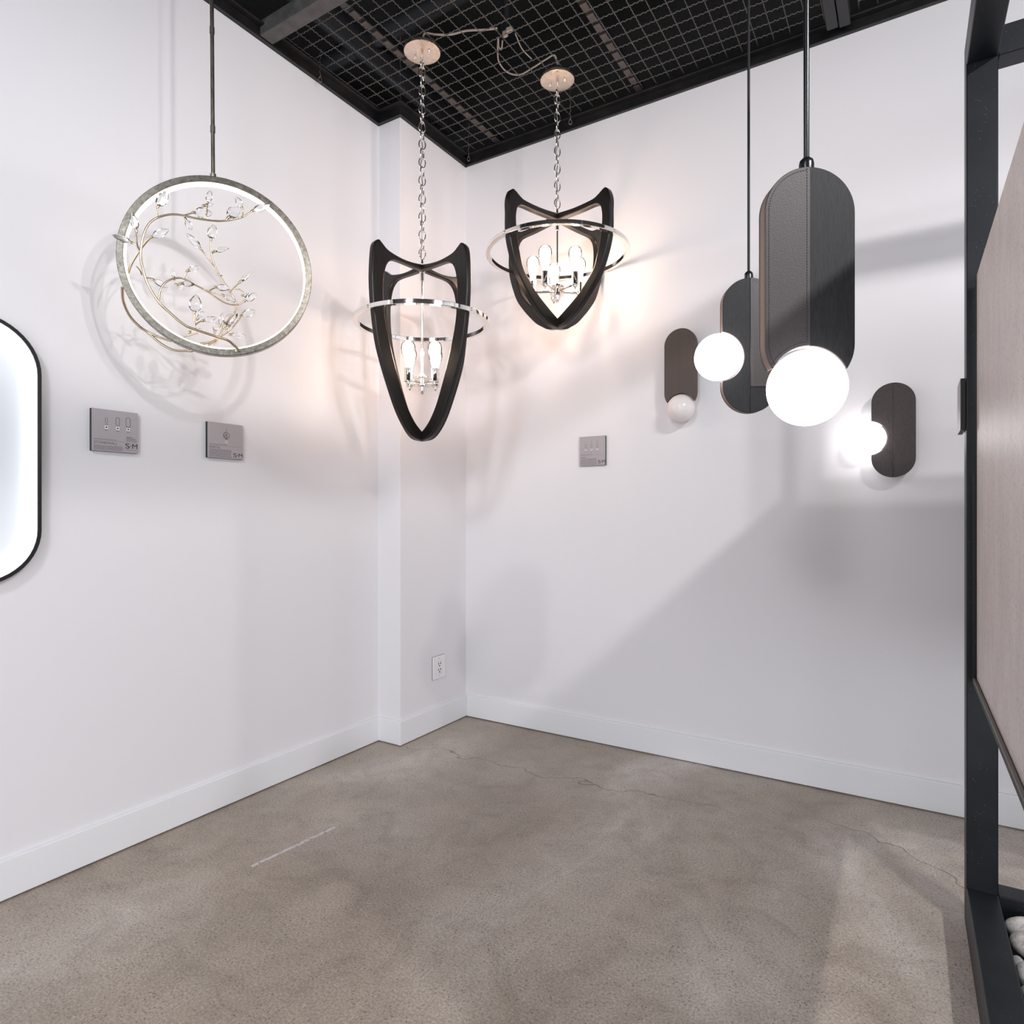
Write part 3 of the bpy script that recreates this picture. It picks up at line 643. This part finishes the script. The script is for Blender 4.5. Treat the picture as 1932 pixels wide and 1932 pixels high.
# ------------------------------------------------------------------ wall signs
FONT = None
def text_mesh(txt, size, parent, name, m, org, ex, align='LEFT', sx=1.0):
    cu = bpy.data.curves.new(name, 'FONT'); cu.body = txt; cu.size = size; cu.align_x = align; cu.extrude = .0002
    tmp = bpy.data.objects.new(name, cu); C.objects.link(tmp)
    dg = bpy.context.evaluated_depsgraph_get(); me = bpy.data.meshes.new_from_object(tmp.evaluated_get(dg))
    bpy.data.objects.remove(tmp); bpy.data.curves.remove(cu)
    nrm = Vector(ex).cross(UP)
    R = Matrix((Vector(ex) * sx, UP, nrm)).transposed().to_4x4(); R.translation = Vector(org)
    me.transform(R); me.materials.clear(); me.materials.append(m)
    o = bpy.data.objects.new(name, me); C.objects.link(o); o.parent = parent; return o
def sign(label, pos, ex, w, h, title, icons, small_right, seed, rule=.26, lz=.11, lc=.122, boxz=.577):
    ex = Vector(ex); nrm = ex.cross(UP)                 # faces along nrm; pos is the lower left corner on the wall
    rt = thing('wall_sign', label, 'sign', pos, 0); T = .013; rnd = random.Random(seed)
    def plate(x0, z0, x1, z1, t0, t1): return MB().prism([(x0, z0), (x1, z0), (x1, z1), (x0, z1)], (0, 0, 0), ex, UP, nrm, t0, t1)
    plate(0, 0, w, h, 0, T).build('backing', M['signedge'], rt, bevel=.0006)
    plate(.0006, .0006, w - .0006, h - .0006, T, T + .0008).build('face', M['sign'], rt, smooth=0)
    t = T + .0009; P = lambda x, z: ex * x + UP * z + nrm * t
    plate(w * .05, rule * h, w * .97, rule * h + .0006, t, t + .0002).build('rule_line', M['greyink'], rt, smooth=0)
    k = h / .157
    def lines(x0, x1, z, zh, n, name, mm=M['greyink'], ragged=.05):
        mb = MB()
        for i in range(n):
            zz = z - i * zh; x = x0; end = x1 * (1 - rnd.random() * ragged)
            while x < end:
                wd = rnd.uniform(.003, .009); xe = min(x + wd, end)
                mb.prism([(x, zz), (xe, zz), (xe, zz + zh * .38), (x, zz + zh * .38)], (0, 0, 0), ex, UP, nrm, t, t + .0002); x = xe + .0016
        return mb.build(name, mm, rt, smooth=0)
    lines(w * .05, w * .52, rule * h + .0035, .004, 1, 'fine_print')
    nb_ = 7; bz = (rule - .125) * h; lines(w * .05, w * .68, bz, (bz - .03 * h) / (nb_ - 1), nb_, 'body_text')
    if title: text_mesh(title, .013, rt, 'title_lettering', M['greyink'], P(w * .05, (rule - .085) * h), ex, sx=1.1)
    else: lines(w * .05, w * .28, (rule - .08) * h, .008, 1, 'title_lettering')
    ls = lc * h / .70
    for ch, fx in (('S', .72), ('M', .872)):
        o = text_mesh(ch, ls, rt, 'logo_lettering', M['ink'], (0, 0, 0), ex); vs = [v.co for v in o.data.vertices]
        lo = min(v.dot(ex) for v in vs); hi = max(v.dot(ex) for v in vs); kx = w * (.095 if ch == 'S' else .115) / (hi - lo)
        for v in o.data.vertices:
            x = v.co.dot(ex); v.co += ex * ((x - lo) * kx + w * fx - x) + UP * (lz * h) + nrm * t
    MB().prism([(w * .843 + .0018 * math.cos(a), (lz + lc * .5) * h + .0022 * math.sin(a)) for a in [PI * i / 6 for i in range(12)]], (0, 0, 0), ex, UP, nrm, t, t + .0002).build('logo_dot', M['ink'], rt, smooth=0)
    lines(w * .715, w * .99, (lz - .045) * h, .003, 1, 'logo_caption', ragged=.01)
    if small_right:
        lines(w * .74, w * .90, .375 * h, .005, 1, 'note_heading', M['ink']); lines(w * .74, w * .98, .345 * h, .0042, 3, 'note_text')
    for (ix, iz, kind, hh) in icons:
        if kind == 'oval':
            a = [(x + ix * w, z) for x, z in stadium(hh * .42, iz * h - hh / 2, iz * h + hh / 2, 10)]; b_ = [(x + ix * w, z) for x, z in stadium(hh * .42 - .0028, iz * h - hh / 2 + .0014, iz * h + hh / 2 - .0014, 10)]
            mb = MB(); n = len(a); vs = [P(*p) for p in a] + [P(*p) for p in b_]; mb.add(vs, [(i, (i + 1) % n, n + (i + 1) % n, n + i) for i in range(n)]); mb.build('icon', M['ink'] if hh > .03 else M['greyink'], rt, smooth=0)
        elif kind == 'ring':
            mb = MB(); cpt = [P(ix * w + hh * .5 * math.cos(a), iz * h + hh * .5 * math.sin(a)) for a in [2 * PI * i / 28 for i in range(28)]]; mb.tube(cpt, .0007, 5, closed=True)
            mb.tube([P(ix * w, iz * h + hh * .5), P(ix * w, iz * h + hh * 1.05)], .0005, 5)
            mb.tube(spline([P(ix * w + hh * x, iz * h + hh * z) for x, z in ((.1, -.5), (-.3, -.2), (-.42, .1), (-.2, .35), (.2, .28))], 5), .0006, 5)
            mb.tube(spline([P(ix * w + hh * x, iz * h + hh * z) for x, z in ((-.3, -.2), (-.1, .1), (.1, -.1), (.3, -.15))], 5), .0008, 5)
            mb.tube(spline([P(ix * w + hh * x, iz * h + hh * z) for x, z in ((.1, -.1), (.0, .15), (.1, .3))], 5), .0008, 5); mb.tube(spline([P(ix * w + hh * x, iz * h + hh * z) for x, z in ((-.15, -.38), (.05, -.25), (.2, -.3))], 5), .0012, 5)
            mb.build('icon', M['ink'], rt, smooth=0)
        elif kind == 'cage':
            mb = MB(); mb.tube([P(ix * w, iz * h), P(ix * w, iz * h + hh)], .0005, 5)
            mb.tube([P(ix * w + .006 * x, iz * h + .018 * z) for x, z in ((-1, 0), (-.9, -.5), (0, -1.2), (.9, -.5), (1, 0), (0, -.2))], .0005, 5, closed=True); mb.build('icon', M['greyink'], rt, smooth=0)
    for (ix, iz, kind, hh) in icons:
        zt = boxz * h; s = .0055 if kind != 'oval' else .0062
        plate(ix * w - s, zt - s, ix * w + s, zt + s, t, t + .0002).build('code_box', M['paper'], rt, smooth=0)
        plate(ix * w - s * .5, zt - s * .4, ix * w + s * .5, zt + s * .4, t + .0003, t + .0005).build('code_mark', M['ink'], rt, smooth=0)
        mb = MB()
        for zz in (zt + s * 1.5, zt - s * 1.9): mb.prism([(ix * w - s * .9, zz), (ix * w + s * .9, zz), (ix * w + s * .9, zz + .0016), (ix * w - s * .9, zz + .0016)], (0, 0, 0), ex, UP, nrm, t, t + .0002)
        mb.build('code_caption', M['greyink'], rt, smooth=0)
    return rt
sign('grey wall sign with three oval icons beside the glowing mirror, titled STONEWALL', (XL, -2.143, 1.528), EY, .168, .157, 'STONEWALL', [(.31, .74, 'oval', .022), (.55, .74, 'oval', .033), (.78, .74, 'oval', .040)], True, 3)
sign('grey wall sign with a ring icon below the ring pendant, titled PORTAL', (XL, -1.682, 1.535), EY, .173, .155, 'PORTAL', [(.52, .655, 'ring', .030)], False, 4, .36, .065, .114, .475)
sign('small grey sign with three tiny fixture icons on the right wall below the squat chandelier', (.790, 0, 1.562), EX, .160, .165, None, [(.25, .70, 'cage', .012), (.47, .72, 'cage', .024), (.69, .72, 'cage', .026)], False, 5, .355, .065, .117, .55)

# ------------------------------------------------------------------ outlet
ot = thing('wall_outlet', 'white double power outlet low on the column face near the corner', 'outlet', (XB, -.283, .368))
MB().box((0, -.0592, -.0692), (.0022, .0592, .0692)).build('gap_shade', M['plastic_gap'], ot, smooth=0)  # thin grey rim, shade round the plate put in as colour
MB().box((.002, -.058, -.068), (.009, .058, .068)).build('cover_plate', M['plastic'], ot, bevel=.003)
MB().box((.0085, -.0268, -.0378), (.0092, .0268, .0378)).build('gap_shade', M['plastic_gap'], ot, smooth=0)  # same painted shade line round the receptacle
rc_ = MB().box((.006, -.026, -.037), (.0108, .026, .037)).build('receptacle', M['plastic'], ot, bevel=.001)
for s in (-1, 1):
    zc0 = .018 * s
    for yy in (-.010, .010): MB().box((.0100, yy - .0030, zc0 - .001), (.0112, yy + .0030, zc0 + .011)).build('slot', M['slot'], rc_, smooth=0)
    MB().box((.0100, -.0045, zc0 - .014), (.0112, .0045, zc0 - .006)).build('slot', M['slot'], rc_, smooth=0)
for s in (-1, 1): MB().sphere((.0088, 0, .052 * s), .0022, 10, 6).build('plate_screw', M['slot'], ot)

# ------------------------------------------------------------------ steel display stand
SX, SY = 2.547, -.824; SW = .080; HB = .135
st = thing('display_stand', 'blue black steel tube display stand at the right edge of the view', 'display stand', (SX, SY, 0), math.radians(.6))
LEN = 2.3; WID = 2.6; ZB = 2.686
def bar(lo, hi, nm): return MB().box(lo, hi).build(nm, M['steel'], st, bevel=.003)
bar((0, -SW, 0), (SW, 0, ZB + .09), 'post')
bar((0, -LEN, 0), (SW, -SW, HB), 'base_beam'); bar((SW, -SW, 0), (WID, 0, HB), 'base_beam')
bar((0, -LEN, ZB), (SW, -SW, ZB + .09), 'top_beam'); bar((SW, -SW, ZB), (WID, 0, ZB + .09), 'top_beam')
bar((WID - SW, -LEN, 0), (WID, -SW, HB), 'base_beam'); bar((SW, -LEN, 0), (WID - SW, -LEN + SW, HB), 'base_beam')
bar((WID - SW, -LEN, HB), (WID, -LEN + SW, ZB), 'post'); bar((WID - SW, -SW, HB), (WID, 0, ZB), 'post'); bar((0, -LEN, HB), (SW, -LEN + SW, ZB), 'post')
bar((WID - SW, -LEN, ZB), (WID, -SW, ZB + .09), 'top_beam'); bar((SW, -LEN, ZB), (WID - SW, -LEN + SW, ZB + .09), 'top_beam')
MB().box((SW, -LEN + SW, 0), (WID - SW, -SW, .045)).build('tray_lining', M['bed'], st, smooth=0)
# slab rails
SL0, SL1, SZ0, SZ1 = -LEN + .75, -.118, .792, 2.020
rl = MB(); rl.box((.014, SL0, SZ0 - .016), (.060, SL1 + .012, SZ0 - .001)); rl.box((.014, SL0, SZ0 - .016), (.021, SL1 + .012, SZ0 + .004)); rl.build('slab_rail', M['steeledge'], st, bevel=.001)
MB().box((.014, SL1 + .001, SZ0), (.060, SL1 + .010, SZ0 + .63)).build('slab_bracket', M['steel'], st, bevel=.001)
MB().box((.024, SL1 + .010, SZ0 + .1), (.060, -SW, SZ0 + .16)).build('slab_bracket', M['steel'], st, bevel=.001)
MB().box((.024, SL1 + .010, SZ0 + .48), (.060, -SW, SZ0 + .54)).build('slab_bracket', M['steel'], st, bevel=.001)
MB().box((.022, -.052, SZ0), (1.30, -.024, SZ1)).build('rear_panel', M['stone'], st, bevel=.001)
MB().box((.0, 0, 0), (.026, 1, 1))
Rst = Matrix.Rotation(math.radians(.6), 4, 'Z')
slab = tag(MB().box((.0235, SL0, SZ0), (.050, SL1, SZ1)).build('stone_slab', M['stone'], bevel=.0015), 'pinkish grey stone slab held upright in the steel stand', 'stone slab')
slab.location = (SX, SY, 0); slab.rotation_euler = (0, 0, math.radians(.6))
# sign seen edge-on on the post
ps = thing('wall_sign', 'grey sign plate seen edge-on on the left face of the steel post', 'sign', (SX - .0005, SY - .076, 1.556))
MB().box((-.013, 0, 0), (0, .155, .160)).build('backing', M['signedge'], ps, bevel=.0006)
MB().box((-.0138, .0006, .0006), (-.013, .1544, .1594)).build('face', M['sign'], ps, smooth=0)

# pebbles in the tray
def pebble(px, py, z, r, rot, m, label):
    c = Vector((px, py, z)); rnd = random.Random(int(px * 7000 - py * 3000)); n, k = 20, 12; mb = MB(); mb.sphere((0, 0, 0), 1, n, k)
    ph = [rnd.uniform(0, 6) for _ in range(4)]
    for i, v in enumerate(mb.v):
        d = 1 + .07 * math.sin(2.1 * v.x + ph[0]) + .06 * math.sin(2.6 * v.y + ph[1]) + .05 * math.sin(3 * v.z + 2 * v.x + ph[2])
        mb.v[i] = Vector((v.x * r[0] * d, v.y * r[1] * d, v.z * r[2] * d))
    o = mb.build('pebble', m, smooth=80); o.location = c; o.rotation_euler = rot; return tag(o, label, 'pebble', 'pebbles in the tray of the display stand')
pebble(2.684, -.962, .082, (.046, .036, .034), (.1, .1, .2), M['peb1'], 'pale grey pebble at the back corner of the tray by the post')
pebble(2.680, -1.050, .086, (.041, .040, .035), (.2, -.1, .2), M['peb2'], 'rust-veined grey pebble second from the post in the tray')
pebble(2.650, -1.108, .062, (.017, .017, .016), (0, .2, .4), M['peb3'], 'tiny smooth grey pebble against the frame below the rust-veined pebble')
pebble(2.672, -1.136, .064, (.016, .015, .016), (0, .2, 1.4), M['peb3'], 'tiny dull grey pebble between the rust-veined and the pinkish pebble')
pebble(2.672, -1.192, .080, (.035, .037, .033), (.1, .1, .3), M['peb1'], 'pale pinkish pebble just behind the bottom corner of the tray')
pebble(2.668, -1.266, .073, (.030, .030, .025), (.0, .2, .2), M['peb3'], 'grey pebble nearest the lower right corner of the frame')

# ------------------------------------------------------------------ lights
def spot(name, loc, aim, power, ang, blend, col, rad):
    l = bpy.data.lights.new(name, 'SPOT'); l.energy = power; l.spot_size = math.radians(ang); l.spot_blend = blend; l.color = col; l.shadow_soft_size = rad
    o = bpy.data.objects.new(name, l); C.objects.link(o); o.location = loc
    o.rotation_euler = (Vector(aim) - Vector(loc)).to_track_quat('-Z', 'Y').to_euler(); return o
spot('track_or_fill_spot', (4.02, -2.85, 3.35), (1.6, -.2, 1.3), 90, 110, .6, (1.0, .97, .96), .05)
spot('track_or_fill_spot', (3.94, -2.40, 3.27), (.2, -.3, .6), 62, 90, .6, (1.0, .97, .96), .05)
spot('track_or_fill_spot', (7.4, -3.85, 3.3), (-.18, -1.6, 1.2), 80, 70, .6, (.95, .97, 1.0), .08)
spot('track_or_fill_spot', (1.7, -4.6, 3.4), (-.18, -1.9, .6), 120, 100, .8, (.88, .94, 1.0), .25)  # extra fill spot, added to brighten the lower left wall
al = bpy.data.lights.new('rear_fill_light', 'AREA'); al.shape = 'RECTANGLE'; al.size = 5.0; al.size_y = 2.4; al.energy = 85; al.color = (.93, .96, 1.0)  # soft fill added behind the camera to lift the lower walls
ao = bpy.data.objects.new('rear_fill_light', al); C.objects.link(ao); ao.location = (4.6, -8.2, 1.35); ao.rotation_euler = (Vector((.6, -.6, .9)) - ao.location).to_track_quat('-Z', 'Y').to_euler()
w = bpy.data.worlds.new('showroom_daylight'); S.world = w; w.use_nodes = True
w.node_tree.nodes['Background'].inputs[0].default_value = (.88, .92, 1.0, 1); w.node_tree.nodes['Background'].inputs[1].default_value = .84

# ------------------------------------------------------------------ camera
cam = bpy.data.cameras.new('camera'); co = bpy.data.objects.new('camera', cam); C.objects.link(co)
cam.sensor_width = 36; cam.sensor_fit = 'HORIZONTAL'; cam.lens = F / 1932 * 36; cam.clip_start = .02
co.location = CAM; co.rotation_euler = (PI / 2, 0, YAW); S.camera = co
S.view_settings.view_transform = 'Standard'; S.view_settings.look = 'None'; S.view_settings.gamma = 1; S.view_settings.use_curve_mapping = False
S.view_settings.exposure = 0.48
S.cycles.max_bounces = 10; S.cycles.transparent_max_bounces = 12; S.cycles.sample_clamp_indirect = 6
